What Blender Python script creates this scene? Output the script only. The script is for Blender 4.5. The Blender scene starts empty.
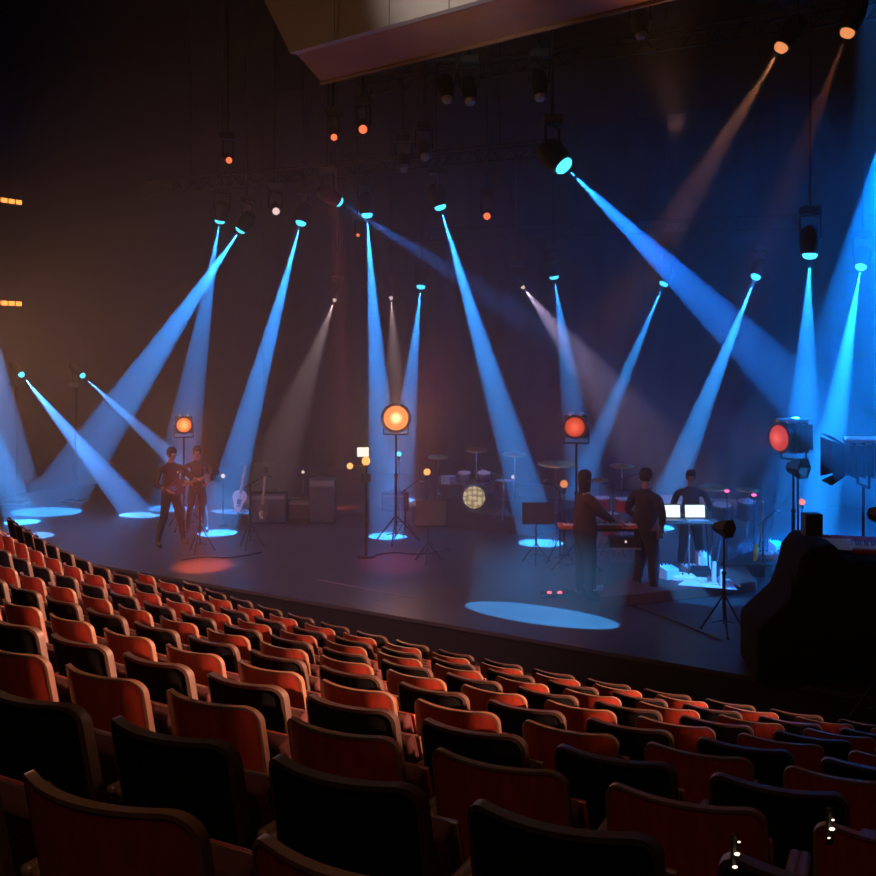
import bpy, bmesh, math, random
from mathutils import Vector, Matrix
PI = math.pi
random.seed(7)
SC = bpy.context.scene
COL = SC.collection
EYE = 3.5            # camera height above the stage floor (z = 0)

# ------------------------------------------------------------------ camera
cam_d = bpy.data.cameras.new('camera'); cam = bpy.data.objects.new('camera', cam_d); COL.objects.link(cam)
cam.location = (0, 0, EYE); cam.rotation_euler = (PI / 2, 0, 0)
cam_d.sensor_width = 36; cam_d.lens = 1000 / 876 * 36; cam_d.shift_y = -83 / 876
cam_d.clip_start = 0.02; cam_d.clip_end = 200
SC.camera = cam
# ------------------------------------------------------------------ world, exposure
w = bpy.data.worlds.new('world'); SC.world = w; w.use_nodes = True
w.node_tree.nodes['Background'].inputs[0].default_value = (0.01, 0.012, 0.02, 1)
w.node_tree.nodes['Background'].inputs[1].default_value = 0.0
SC.view_settings.view_transform = 'Standard'; SC.view_settings.look = 'None'
SC.view_settings.gamma = 1; SC.view_settings.use_curve_mapping = False
SC.view_settings.exposure = 0.0
cy = SC.cycles
cy.use_denoising = True
cy.max_bounces = 4; cy.diffuse_bounces = 2; cy.glossy_bounces = 2; cy.transmission_bounces = 2
cy.volume_bounces = 0; cy.transparent_max_bounces = 8
cy.use_adaptive_sampling = False
cy.use_light_tree = True
cy.caustics_reflective = False; cy.caustics_refractive = False

# hall axes: U runs along the stage edge to the right, N runs from the seats into the stage
SA = math.radians(32.5)
U = Vector((math.cos(SA), -math.sin(SA), 0)); N = Vector((math.sin(SA), math.cos(SA), 0))
def hall(u, n, z=0): return U * u + N * n + Vector((0, 0, z))
def at(px, py, d): return Vector(((px - 438) / 1000 * d, d, EYE - (py - 355) / 1000 * d))
def on(px, py, z=0):
    d = (EYE - z) * 1000 / (py - 355); return Vector(((px - 438) / 1000 * d, d, z))

# ------------------------------------------------------------------ large lights of the house
def aim(o, target):
    v = Vector(target) - o.location
    o.rotation_euler = v.to_track_quat('-Z', 'Y').to_euler()
def area(name, loc, target, size, power, color):
    l = bpy.data.lights.new(name, 'AREA'); l.shape = 'DISK'; l.size = size; l.energy = power; l.color = color
    o = bpy.data.objects.new(name, l); COL.objects.link(o); o.location = loc; aim(o, target); return o
def spot(name, loc, target, half, power, color, radius=0.05, blend=0.1):
    l = bpy.data.lights.new(name, 'SPOT'); l.spot_size = 2 * half; l.spot_blend = blend; l.energy = power; l.color = color
    l.shadow_soft_size = radius
    o = bpy.data.objects.new(name, l); COL.objects.link(o); o.location = loc; aim(o, target); return o

R_ = math.radians
# warm house lamp high on the right behind the camera: rakes the curved seat backs
KEY = Vector((9.8, 1.3, 5.1))
spot('house_key_light', KEY, (1.4, 6.6, 1.0), R_(26), 33000, (1.0, 0.44, 0.29), 0.02, 0.6)
# dim warm house light from the ceiling behind the camera
area('house_ceiling_light', (-1.5, -1.0, 9.5), (-2.5, 8, 0), 3.0, 85, (1.0, 0.60, 0.36))
# warm side light low on the left wall that makes the brown haze
area('house_side_light', (-10.0, 17.6, 3.6), (-4, 17, 1.0), 1.5, 270, (1.0, 0.42, 0.18))
# pink wash and blue wash over the stage
spot('pink_wash_light', (-6.0, 3.0, 10.0), on(330, 560), R_(24), 7000, (1.0, 0.42, 0.5), 0.2, 0.9)
spot('blue_wash_light', (12.2, 15.0, 7.0), (2.0, 21.0, 1.0), R_(42), 6500, (0.0, 0.2, 1.0), 0.25, 1.0)

# ------------------------------------------------------------------ materials
MATS = {}
def mat(name, color, rough=0.6, metal=0.0, emit=None, estr=0.0, noise=0.0, nscale=8.0, bump=0.0, coat=0.0, spec=0.5):
    if name in MATS: return MATS[name]
    m = bpy.data.materials.new(name); m.use_nodes = True; nt = m.node_tree; b = nt.nodes['Principled BSDF']
    b.inputs['Base Color'].default_value = (*color, 1); b.inputs['Roughness'].default_value = rough
    b.inputs['Metallic'].default_value = metal; b.inputs['Specular IOR Level'].default_value = spec
    if coat: b.inputs['Coat Weight'].default_value = coat; b.inputs['Coat Roughness'].default_value = 0.15
    if emit: b.inputs['Emission Color'].default_value = (*emit, 1); b.inputs['Emission Strength'].default_value = estr
    if noise or bump:
        tc = nt.nodes.new('ShaderNodeTexCoord'); n = nt.nodes.new('ShaderNodeTexNoise'); n.inputs['Scale'].default_value = nscale
        n.inputs['Detail'].default_value = 4; nt.links.new(tc.outputs['Object'], n.inputs['Vector'])
        if noise:
            mx = nt.nodes.new('ShaderNodeMix'); mx.data_type = 'RGBA'
            mx.inputs[6].default_value = (*[c * (1 - noise) for c in color], 1); mx.inputs[7].default_value = (*[min(1, c * (1 + noise)) for c in color], 1)
            nt.links.new(n.outputs['Fac'], mx.inputs[0]); nt.links.new(mx.outputs[2], b.inputs['Base Color'])
        if bump:
            bp = nt.nodes.new('ShaderNodeBump'); bp.inputs['Strength'].default_value = bump; bp.inputs['Distance'].default_value = 0.01
            nt.links.new(n.outputs['Fac'], bp.inputs['Height']); nt.links.new(bp.outputs['Normal'], b.inputs['Normal'])
    MATS[name] = m; return m
def wood(name, c1, c2, rough, scale=3.0):
    m = bpy.data.materials.new(name); m.use_nodes = True; nt = m.node_tree; b = nt.nodes['Principled BSDF']
    tc = nt.nodes.new('ShaderNodeTexCoord'); mp = nt.nodes.new('ShaderNodeMapping'); mp.inputs['Scale'].default_value = (14, 14, 1.2)
    n = nt.nodes.new('ShaderNodeTexNoise'); n.inputs['Scale'].default_value = scale; n.inputs['Detail'].default_value = 5
    r = nt.nodes.new('ShaderNodeValToRGB'); r.color_ramp.elements[0].color = (*c1, 1); r.color_ramp.elements[1].color = (*c2, 1)
    nt.links.new(tc.outputs['Object'], mp.inputs['Vector']); nt.links.new(mp.outputs['Vector'], n.inputs['Vector'])
    nt.links.new(n.outputs['Fac'], r.inputs['Fac']); nt.links.new(r.outputs['Color'], b.inputs['Base Color'])
    b.inputs['Roughness'].default_value = rough; b.inputs['Coat Weight'].default_value = 0.25; b.inputs['Coat Roughness'].default_value = 0.25
    return m
BLACK = mat('black_paint', (0.012, 0.012, 0.014), 0.5)
BLACKM = mat('black_metal', (0.03, 0.032, 0.036), 0.35, 0.6)
CLOTH = mat('black_cloth', (0.008, 0.008, 0.008), 0.9, bump=0.4, nscale=30, spec=0.1)
CHROME = mat('chrome', (0.75, 0.75, 0.78), 0.18, 1.0)
GREYM = mat('grey_metal', (0.35, 0.36, 0.38), 0.4, 0.5)
RIG = mat('rig_metal', (0.012, 0.012, 0.013), 0.6, spec=.2)
SEATRED = wood('red_plywood', (0.13, 0.016, 0.009), (0.40, 0.045, 0.022), 0.42)
SEATRIM = wood('brown_plywood_edge', (0.12, 0.06, 0.034), (0.20, 0.10, 0.056), 0.45)
SEATRIM_SHADE = wood('shaded_brown_edge', (0.04, 0.023, 0.015), (0.075, 0.042, 0.027), 0.5)  # rim of the black rows, brown darkened to stand for missing light
SEATBLK = mat('black_upholstery', (0.009, 0.009, 0.010), 0.95, bump=0.1, nscale=40, spec=0.05)
SEATCUSH = mat('dark_red_upholstery', (0.06, 0.012, 0.01), 0.9, bump=0.3, nscale=60)
CARPET = mat('dark_carpet', (0.055, 0.036, 0.026), 0.95, noise=0.4, nscale=25, bump=0.4, spec=0.1)
STAGE = mat('stage_boards', (0.05, 0.046, 0.05), 0.42, noise=0.35, nscale=1.5)
WALL = mat('dark_wall', (0.02, 0.018, 0.017), 0.9, noise=0.3, nscale=2)
CURTAIN = mat('black_curtain', (0.012, 0.012, 0.014), 0.95, spec=0.1)
def glow(name, c, s):
    m = bpy.data.materials.new(name); m.use_nodes = True; nt = m.node_tree; nt.nodes.clear()
    e = nt.nodes.new('ShaderNodeEmission'); e.inputs[0].default_value = (*c, 1); e.inputs[1].default_value = s
    o = nt.nodes.new('ShaderNodeOutputMaterial'); nt.links.new(e.outputs[0], o.inputs[0]); return m
G_BLUE = glow('blue_lens_glow', (0.06, 0.62, 1.0), 2.6)
G_WHITE = glow('white_lens_glow', (1.0, 0.72, 0.66), 1.0)
G_RED = glow('red_lens_glow', (1.0, 0.16, 0.06), 1.6)
G_ORANGE = glow('orange_lens_glow', (1.0, 0.34, 0.12), 0.9)
G_WARM = glow('warm_bulb_glow', (1.0, 0.42, 0.12), 1.7)
G_SCREEN = glow('laptop_screen_glow', (0.72, 0.92, 1.0), 1.6)
G_STRIP = glow('amber_strip_glow', (1.0, 0.33, 0.06), 2.4)
G_MARK = glow('marker_light_glow', (1.0, 0.72, 0.5), 2.4)
G_SMALL = glow('small_red_glow', (1.0, 0.08, 0.1), 3.5)
G_PINK = glow('small_pink_glow', (1.0, 0.1, 0.3), 3.0)

# ------------------------------------------------------------------ helpers
def link(name, bm, m, parent=None, smooth=False, bevel=0):
    me = bpy.data.meshes.new(name)
    bmesh.ops.recalc_face_normals(bm, faces=bm.faces[:])
    bm.to_mesh(me); bm.free()
    for mm in (m if isinstance(m, (list, tuple)) else [m]): me.materials.append(mm)
    me.polygons.foreach_set('use_smooth', [True] * len(me.polygons))
    if not smooth: me.set_sharp_from_angle(angle=0.6)
    o = bpy.data.objects.new(name, me); COL.objects.link(o)
    if parent: o.parent = parent
    if bevel:
        b = o.modifiers.new('bevel', 'BEVEL'); b.width = bevel; b.segments = 2; b.limit_method = 'ANGLE'
    return o
def tag(o, label=None, cat=None, group=None, kind=None):
    if label: o['label'] = label
    if cat: o['category'] = cat
    if group: o['group'] = group
    if kind: o['kind'] = kind
    return o
def thing(name, loc, label, cat, group=None, rz=0):
    o = bpy.data.objects.new(name, None); COL.objects.link(o); o.location = loc; o.rotation_euler = (0, 0, rz)
    return tag(o, label, cat, group)
def box(bm, c, s, rot=None):
    M = Matrix.Translation(Vector(c)) @ (rot.to_4x4() if rot else Matrix()) @ Matrix.Diagonal((s[0], s[1], s[2], 1))
    bmesh.ops.create_cube(bm, size=1, matrix=M); return bm
def frame(p, q):
    v = (Vector(q) - Vector(p)); return v.to_track_quat('Z', 'Y').to_matrix().to_4x4()
def tube(bm, p, q, r, r2=None, seg=12, caps=True):
    p = Vector(p); q = Vector(q); L = (q - p).length
    M = Matrix.Translation((p + q) / 2) @ frame(p, q)
    bmesh.ops.create_cone(bm, cap_ends=caps, segments=seg, radius1=r, radius2=r if r2 is None else r2, depth=L, matrix=M); return bm
def path(bm, pts, r, seg=8):
    for a, b in zip(pts[:-1], pts[1:]): tube(bm, a, b, r, seg=seg)
    for a in pts[1:-1]: bmesh.ops.create_icosphere(bm, subdivisions=1, radius=r, matrix=Matrix.Translation(Vector(a)))
    return bm
def ball(bm, c, r, s=(1, 1, 1), seg=16):
    bmesh.ops.create_uvsphere(bm, u_segments=seg, v_segments=max(6, seg // 2), radius=r, matrix=Matrix.Translation(Vector(c)) @ Matrix.Diagonal((*s, 1))); return bm
def lathe(bm, prof, seg=24, M=Matrix(), caps=True):
    rings = []
    for r, z in prof:
        rings.append([bm.verts.new(M @ Vector((r * math.cos(2 * PI * k / seg), r * math.sin(2 * PI * k / seg), z))) for k in range(seg)])
    for a, b in zip(rings[:-1], rings[1:]):
        for k in range(seg): bm.faces.new((a[k], a[(k + 1) % seg], b[(k + 1) % seg], b[k]))
    for rg in (rings[0], rings[-1]) if caps else ():
        try: bm.faces.new(rg)
        except Exception: pass
    return bm
def prism(bm, pts, z0, z1):
    lo = [bm.verts.new((p[0], p[1], z0)) for p in pts]; hi = [bm.verts.new((p[0], p[1], z1)) for p in pts]
    n = len(pts); bm.faces.new(lo); bm.faces.new(hi)
    for k in range(n): bm.faces.new((lo[k], lo[(k + 1) % n], hi[(k + 1) % n], hi[k]))
    return bm
def B(): return bmesh.new()
def copy_tree(o, parent=None):
    c = o.copy(); COL.objects.link(c)
    if parent: c.parent = parent
    for ch in o.children: copy_tree(ch, c)
    return c
def struct(o): o['kind'] = 'structure'; return o
def ordinal(n):
    names = ['first', 'second', 'third', 'fourth', 'fifth', 'sixth', 'seventh', 'eighth', 'ninth', 'tenth', 'eleventh', 'twelfth', 'thirteenth',
             'fourteenth', 'fifteenth', 'sixteenth', 'seventeenth', 'eighteenth', 'nineteenth', 'twentieth']
    if n <= 20: return names[n - 1]
    if n < 30: return 'twenty-' + names[n - 21]
    if n == 30: return 'thirtieth'
    return 'thirty-' + names[n - 31]

# ------------------------------------------------------------------ room shell
U0, U1, N0, N1, ZC = -22.5, 14.5, -5.5, 24.6, 12.0
SE = 11.02                                     # stage edge along N
ROWA = 0.4178; RU = Vector((math.cos(ROWA), -math.sin(ROWA), 0)); RN = Vector((math.sin(ROWA), math.cos(ROWA), 0))
R0_, RP, H0, HQ, RC = 1.4034, 0.6997, 0.8008, 0.206, 0.026
SEAT_H = 0.86
def seat_top(k): return EYE - (H0 + k * HQ)
def row_pt(k, s):
    r = R0_ + k * RP + RC * s * s
    return RU * s + RN * r
FLOOR_Z = seat_top(11) - SEAT_H                # flat floor in front of the first row
# terraced auditorium floor, one step per row
bm = B()
ss = [-15 + i * 0.75 for i in range(39)]
edges = []
for k in range(-6, 12):
    edges.append((k, seat_top(k) - SEAT_H))
def strip_pts(r_off):
    return [RU * s + RN * (R0_ + r_off + RC * s * s) for s in ss]
prev = None
for k, z in edges:
    back = strip_pts(k * RP - 0.32); front = strip_pts((k + 1) * RP - 0.32)
    for rw, zz in ((back, z), (front, z)):
        cur = [bm.verts.new((p.x, p.y, zz)) for p in rw]
        if prev:
            for i in range(len(ss) - 1): bm.faces.new((prev[i], prev[i + 1], cur[i + 1], cur[i]))
        prev = cur
struct(link('floor', bm, CARPET))
bm = B(); prism(bm, [hall(U0, N0), hall(U1, N0), hall(U1, N1), hall(U0, N1)], FLOOR_Z - 0.35, FLOOR_Z - 0.004)
struct(link('floor', bm, CARPET))
bm = B(); prism(bm, [hall(U0 + .02, SE), hall(U1 - .02, SE), hall(U1 - .02, N1 - .02), hall(U0 + .02, N1 - .02)], -0.05, 0.0)
struct(link('floor', bm, STAGE)); bpy.context.view_layer.update()
bm = B(); prism(bm, [hall(U0 + .02, SE + .02), hall(U1 - .02, SE + .02), hall(U1 - .02, SE + .1), hall(U0 + .02, SE + .1)], FLOOR_Z, -0.05)
struct(link('trim_1', bm, BLACK))
def floor_line(name, a, b, wd=.03):
    a = on(*a); b = on(*b); d = (b - a).normalized(); n = Vector((-d.y, d.x, 0)) * wd
    bm = B(); prism(bm, [a, b, b + n, a + n], .0005, .004); struct(link(name, bm, mat('seam_metal', (.22, .16, .18), .5)))
floor_line('trim_2', (318, 580), (412, 598)); floor_line('trim_3', (372, 606), (414, 590), .02)
def wallq(name, a, b, z0, z1, m, th=0.2):
    a = Vector(a); b = Vector(b); d = (b - a).normalized(); n = Vector((-d.y, d.x, 0)) * th
    bm = B(); prism(bm, [a, b, b + n, a + n], z0, z1); return struct(link(name, bm, m))
Zb = FLOOR_Z - .35
wallq('wall_left', hall(U0, N1), hall(U0, N0), Zb, ZC, WALL, -0.2)
wallq('wall_right', hall(U1, N0), hall(U1, N1), Zb, ZC, WALL, -0.2)
wallq('wall_rear', hall(U0, N0), hall(U1, N0), Zb, ZC, WALL, -0.2)
wallq('wall_back', hall(U1, N1), hall(U0, N1), Zb, ZC, WALL, -0.2)
bm = B(); prism(bm, [hall(U0, N0), hall(U1, N0), hall(U1, N1), hall(U0, N1)], ZC, ZC + .2); struct(link('ceiling', bm, WALL))
# haze that fills the hall
bm = B(); prism(bm, [hall(U0 + .05, 10.4), hall(U1 - .05, 10.4), hall(U1 - .05, N1 - .05), hall(U0 + .05, N1 - .05)], Zb + .01, ZC - .02)
hm = bpy.data.materials.new('haze_volume'); hm.use_nodes = True; nt = hm.node_tree; nt.nodes.clear()
vs = nt.nodes.new('ShaderNodeVolumeScatter'); vs.inputs['Density'].default_value = 0.04; vs.inputs['Anisotropy'].default_value = 0.4
vs.inputs['Color'].default_value = (1, 1, 1, 1)
mo = nt.nodes.new('ShaderNodeOutputMaterial'); nt.links.new(vs.outputs[0], mo.inputs['Volume'])
tag(link('haze', bm, hm), 'thin theatre haze over the stage catching the light beams', 'haze', kind='stuff')

# black curtain with folds along the back of the stage
bm = B(); vs_ = []
nn = 260
for z in (0.02, 9.5):
    vs_.append([bm.verts.new(hall(U0 + 1 + (U1 - U0 - 2) * i / nn, N1 - 0.45 + 0.07 * math.sin(i * 1.3) + 0.03 * math.sin(i * 0.47), z)) for i in range(nn + 1)])
for i in range(nn): bm.faces.new((vs_[0][i], vs_[0][i + 1], vs_[1][i + 1], vs_[1][i]))
cu = link('backdrop_curtain', bm, CURTAIN, smooth=True); so = cu.modifiers.new('s', 'SOLIDIFY'); so.thickness = 0.01
tag(cu, 'black pleated curtain hanging behind the whole stage', 'curtain')

# proscenium header: pale slanted front panel and brown underside
z0 = EYE + 4.3
A = at(290, 53, 4.3 / 0.302); Bp = A + (at(480, 0, 4.3 / 0.355) - A).normalized() * 16
hd = (Bp - A).normalized(); hn = Vector((-hd.y, hd.x, 0))
header = thing('proscenium_header', A, 'pale grey plastered header above the stage with brown underside', 'header')
A.z = z0; Bp.z = z0
def loc(v): return Vector(v) - A.xyz
header.location = A
up = Vector((0, 0, 4.0))
bm = B()
q = [A, Bp, Bp + up + hn * .1, A + up - hd * 2.6 + hn * .1]
f = [bm.verts.new(v - A) for v in q]; g = [bm.verts.new(v - A + hn * 0.12) for v in q]
bm.faces.new(f); bm.faces.new(g)
for k in range(4): bm.faces.new((f[k], f[(k + 1) % 4], g[(k + 1) % 4], g[k]))
PLASTER = mat('pale_plaster', (0.42, 0.38, 0.35), 0.8, noise=0.25, nscale=1.2)
link('front_panel', bm, PLASTER, header)
BROWNP = mat('brown_soffit', (0.33, 0.15, 0.07), 0.6, noise=0.4, nscale=0.9)
bm = B(); r0 = hn * .12; r1 = hn * 1.4
q = [r0, (Bp - A) + r0, (Bp - A) + r1, -hd * 0.8 + r1]
f = [bm.verts.new(v + Vector((0, 0, 0.02))) for v in q]; g = [bm.verts.new(v + Vector((0, 0, 0.16))) for v in q]
bm.faces.new(f); bm.faces.new(g)
for k in range(4): bm.faces.new((f[k], f[(k + 1) % 4], g[(k + 1) % 4], g[k]))
link('soffit', bm, BROWNP, header)
bm = B(); a_ = -hd * 0.8 + r1; b_ = (Bp - A) + r1; tube(bm, a_ + Vector((0, 0, .0)), b_, 0.035, seg=8); link('edge_rail', bm, SEATRIM, header)
# seams of the panel
bm = B()
for t in (0.9, 1.9, 2.9, 3.9):
    p0 = hd * t - hn * 0.008; box(bm, p0 + Vector((0, 0, 1.0)), (0.006, 0.006, 2.0), Matrix.Rotation(0, 3, 'Z'))
link('panel_seam', bm, BLACK, header)
# unseen spots added to brighten the header's front panel and underside
spot('header_light', A + hd * 3.9 - hn * 5.0 + Vector((0, 0, -1.2)), A + hd * 2.9 + Vector((0, 0, 0.5)), R_(15), 800, (1.0, 0.85, 0.78), 0.1, 1.0)
spot('soffit_light', A + hd * 5.0 + hn * 2.0 + Vector((0, 0, -1.6)), A + hd * 5.2 + hn * .9, R_(26), 60, (1.0, 0.42, 0.2), 0.1, 1.0)

# ------------------------------------------------------------------ theatre seats
def rect_outline(wd, ht, rc, z0, n=8):
    """up the left side, across the rounded top, down the right side; (x, z)"""
    pts = [(-wd, z0), (-wd, z0 + (ht - z0 - rc) * .5)]
    for i in range(n + 1):
        a = PI - (PI / 2) * i / n; pts.append((-wd + rc + rc * math.cos(a), ht - rc + rc * math.sin(a)))
    for i in range(1, 8): pts.append((-wd + rc + (2 * wd - 2 * rc) * i / 8, ht))
    for i in range(n + 1):
        a = PI / 2 - (PI / 2) * i / n; pts.append((wd - rc + rc * math.cos(a), ht - rc + rc * math.sin(a)))
    pts += [(wd, z0 + (ht - z0 - rc) * .5), (wd, z0)]
    return pts
def bend(x, z, off):
    """maps flat back coordinates on the curved reclined shell; off > 0 goes towards the sitter"""
    sag = 0.075 * (x / 0.2325) ** 2
    return Vector((x * (1 - 0.04 * abs(x) / .2325), -0.02 + sag - (z - 0.42) * 0.20 + off, z))
def shell(wd, ht, rc, z0, o0, o1):
    bm = B(); cols = 18; rows = 10; grid = {}
    def edge_z(x):
        ax = abs(x)
        return ht if ax <= wd - rc else ht - rc + math.sqrt(max(0, rc * rc - (ax - (wd - rc)) ** 2))
    xs = [-wd + 2 * wd * (0.5 - 0.5 * math.cos(PI * i / cols)) for i in range(cols + 1)]
    for side, off in ((0, o0), (1, o1)):
        for i, x in enumerate(xs):
            for j in range(rows + 1):
                z = z0 + (edge_z(x) - z0) * j / rows; grid[side, i, j] = bm.verts.new(bend(x, z, off))
    for i in range(cols):
        for j in range(rows):
            for s in (0, 1): bm.faces.new((grid[s, i, j], grid[s, i + 1, j], grid[s, i + 1, j + 1], grid[s, i, j + 1]))
        for j in (0, rows): bm.faces.new((grid[0, i, j], grid[0, i + 1, j], grid[1, i + 1, j], grid[1, i, j]))
    for j in range(rows):
        for i in (0, cols): bm.faces.new((grid[0, i, j], grid[0, i, j + 1], grid[1, i, j + 1], grid[1, i, j]))
    return bm
def rim(wd, ht, rc, z0, o0, o1, inner):
    out = rect_outline(wd, ht, rc, z0); inn = rect_outline(wd - inner, ht - inner, max(.01, rc - inner), z0)
    bm = B(); R = []
    for (a, b) in zip(out, inn):
        R.append([bm.verts.new(bend(a[0], a[1], o0)), bm.verts.new(bend(a[0], a[1], o1)), bm.verts.new(bend(b[0], b[1], o1)), bm.verts.new(bend(b[0], b[1], o0))])
    for p, q in zip(R[:-1], R[1:]):
        for k in range(4): bm.faces.new((p[k], p[(k + 1) % 4], q[(k + 1) % 4], q[k]))
    bm.faces.new(R[0]); bm.faces.new(R[-1]); return bm
def make_seat(black):
    t = thing('theatre_chair', (0, 0, 0), 'x', 'seat')
    W = 0.2325
    p = SEATBLK if black else SEATRED
    link('back_shell', shell(W - .008, SEAT_H - .008, .055, 0.30, -0.004, 0.008), p, t, smooth=False)
    link('back_rim', rim(W, SEAT_H, .06, 0.30, -0.006 if not black else -.010, 0.018 if not black else .024, 0.010 if not black else .015), SEATRIM_SHADE if black else SEATRIM, t)
    link('back_pad', shell(W - .022, SEAT_H - .03, .05, 0.40, 0.008, 0.045), SEATCUSH, t)
    bm = B()                                                  # tipped-up seat
    Rm = Matrix.Rotation(R_(-72), 3, 'X')
    box(bm, (0, 0.20, 0.50), (0.40, 0.38, 0.07), Rm); c = link('seat_cushion', bm, SEATCUSH, t, bevel=.02)
    bm = B(); box(bm, (0, 0.245, 0.49), (0.42, 0.40, 0.015), Rm); link('seat_board', bm, p if not black else SEATRIM, t, bevel=.005)
    for s in (-1, 1):
        bm = B(); box(bm, (s * 0.262, 0.13, 0.29), (0.022, 0.20, 0.58)); box(bm, (s * 0.262, 0.13, 0.012), (0.03, 0.30, 0.024))
        link('side_frame', bm, BLACKM, t, bevel=.004)
        bm = B(); box(bm, (s * 0.262, 0.17, 0.595), (0.035, 0.28, 0.03)); link('armrest', bm, SEATRIM, t, bevel=.012)
    return t
phase = {0: .128, 1: .241, 2: .384, 3: .007, 4: .19, 5: .29, 6: .389, 7: .51, 8: .0725, 9: .27, 10: .47, 11: .208}
proto = {0: make_seat(False), 1: make_seat(True)}
used = {0: False, 1: False}
seat_total = 0
SEAT_POS = {}
for k in range(0, 12):
    cand = []
    for m in range(-40, 40):
        s = phase[k] + m * 0.56 + 0.2325
        c = row_pt(k, s)
        if c.y < 0.7: continue
        X = 438 + 1000 * c.x / c.y; Y = 355 + 1000 * (EYE - seat_top(k)) / c.y
        half = 0.3 * 1000 / c.y
        if X + half < -4 or X - half > 880 or Y > 900: continue
        if s < -13.5: continue
        if c.dot(N) > SE - 0.75: continue
        if k >= 10 and s < -9.0 + 0.0 * k: continue
        cand.append((X, s, c))
    cand.sort(key=lambda v: v[0])
    for i, (X, s, c) in enumerate(cand):
        kind = k % 2
        if used[kind]: o = copy_tree(proto[kind])
        else: o = proto[kind]; used[kind] = True
        tang = RU + RN * (2 * RC * s); ang = math.atan2(tang.y, tang.x)
        back = Vector((-math.sin(ang), math.cos(ang), 0))
        # the fitted points are the top of the back, which leans away from the seat's origin
        off = 0.02 + (SEAT_H - 0.42) * 0.20
        p = c + back * (off - 0.075)
        o.location = (p.x, p.y, seat_top(k) - SEAT_H + .0); o.rotation_euler = (0, 0, ang)
        col = 'black-backed' if kind else 'red plywood-backed'
        row = ordinal(k + 1)
        o['label'] = f'{col} theatre seat, {row} row from the bottom, {ordinal(i + 1)} from the left'
        o['group'] = 'black-backed theatre seats' if kind else 'red plywood theatre seats'
        seat_total += 1
        SEAT_POS[k, i] = (o, X)
print('SEATS', seat_total)

# house lamp out of view; doors added to cut its light off near seats and stage
t = thing('house_lamp', KEY, 'black house lamp out of view, two barn doors added to cut its light', 'lamp')
kd = (Vector((0.3, 7.6, 1.0)) - KEY).normalized(); bm = B(); lathe(bm, [(.10, 0), (.11, .02), (.13, .2), (.08, .32)], 20)
o = link('lamp_body', bm, BLACKM, t); o.location = -kd * .06; o.rotation_euler = kd.to_track_quat('-Z', 'Y').to_euler()
bm = B(); tube(bm, -kd * .2, Vector((0, 0, ZC - KEY.z - .05)) - kd * .2, .02, seg=8); link('hanger_pipe', bm, BLACKM, t)
for pa, pb, pc in (((-.5, 3.0, 2.45), (5.0, 8.4, .85), (3.6, 2.4, 1.5)), (tuple(hall(-17, SE - .8, -.2)), tuple(hall(2.2, SE - .8, -.2)), (-1, 17, 3.0))):
    dA = Vector(pa) - KEY; dB = Vector(pb) - KEY; dC = Vector(pc) - KEY; dA = dA.normalized() * 10; dB = dB.normalized() * 10; dC = dC.normalized() * 10
    e0 = (dA + (dA - dB) * .5) * .08; e1 = (dB + (dB - dA) * .35) * .08; ctr = (dA + dB) / 2 * .08; dd_ = (dC * .08 - ctr)
    bm = B(); q = [e0, e1, e1 + dd_ * 1.3, e0 + dd_ * 1.3]; nn_ = (e1 - e0).cross(dd_).normalized() * .006
    f = [bm.verts.new(v) for v in q]; g = [bm.verts.new(v + nn_) for v in q]; bm.faces.new(f); bm.faces.new(g)
    for k in range(4): bm.faces.new((f[k], f[(k + 1) % 4], g[(k + 1) % 4], g[k]))
    link('barn_door', bm, BLACK, t)
    bm = B(); tube(bm, (0, 0, .12), (e0 + e1) / 2 + dd_ * .8, .01, seg=6); link('door_arm', bm, BLACKM, t)

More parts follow.
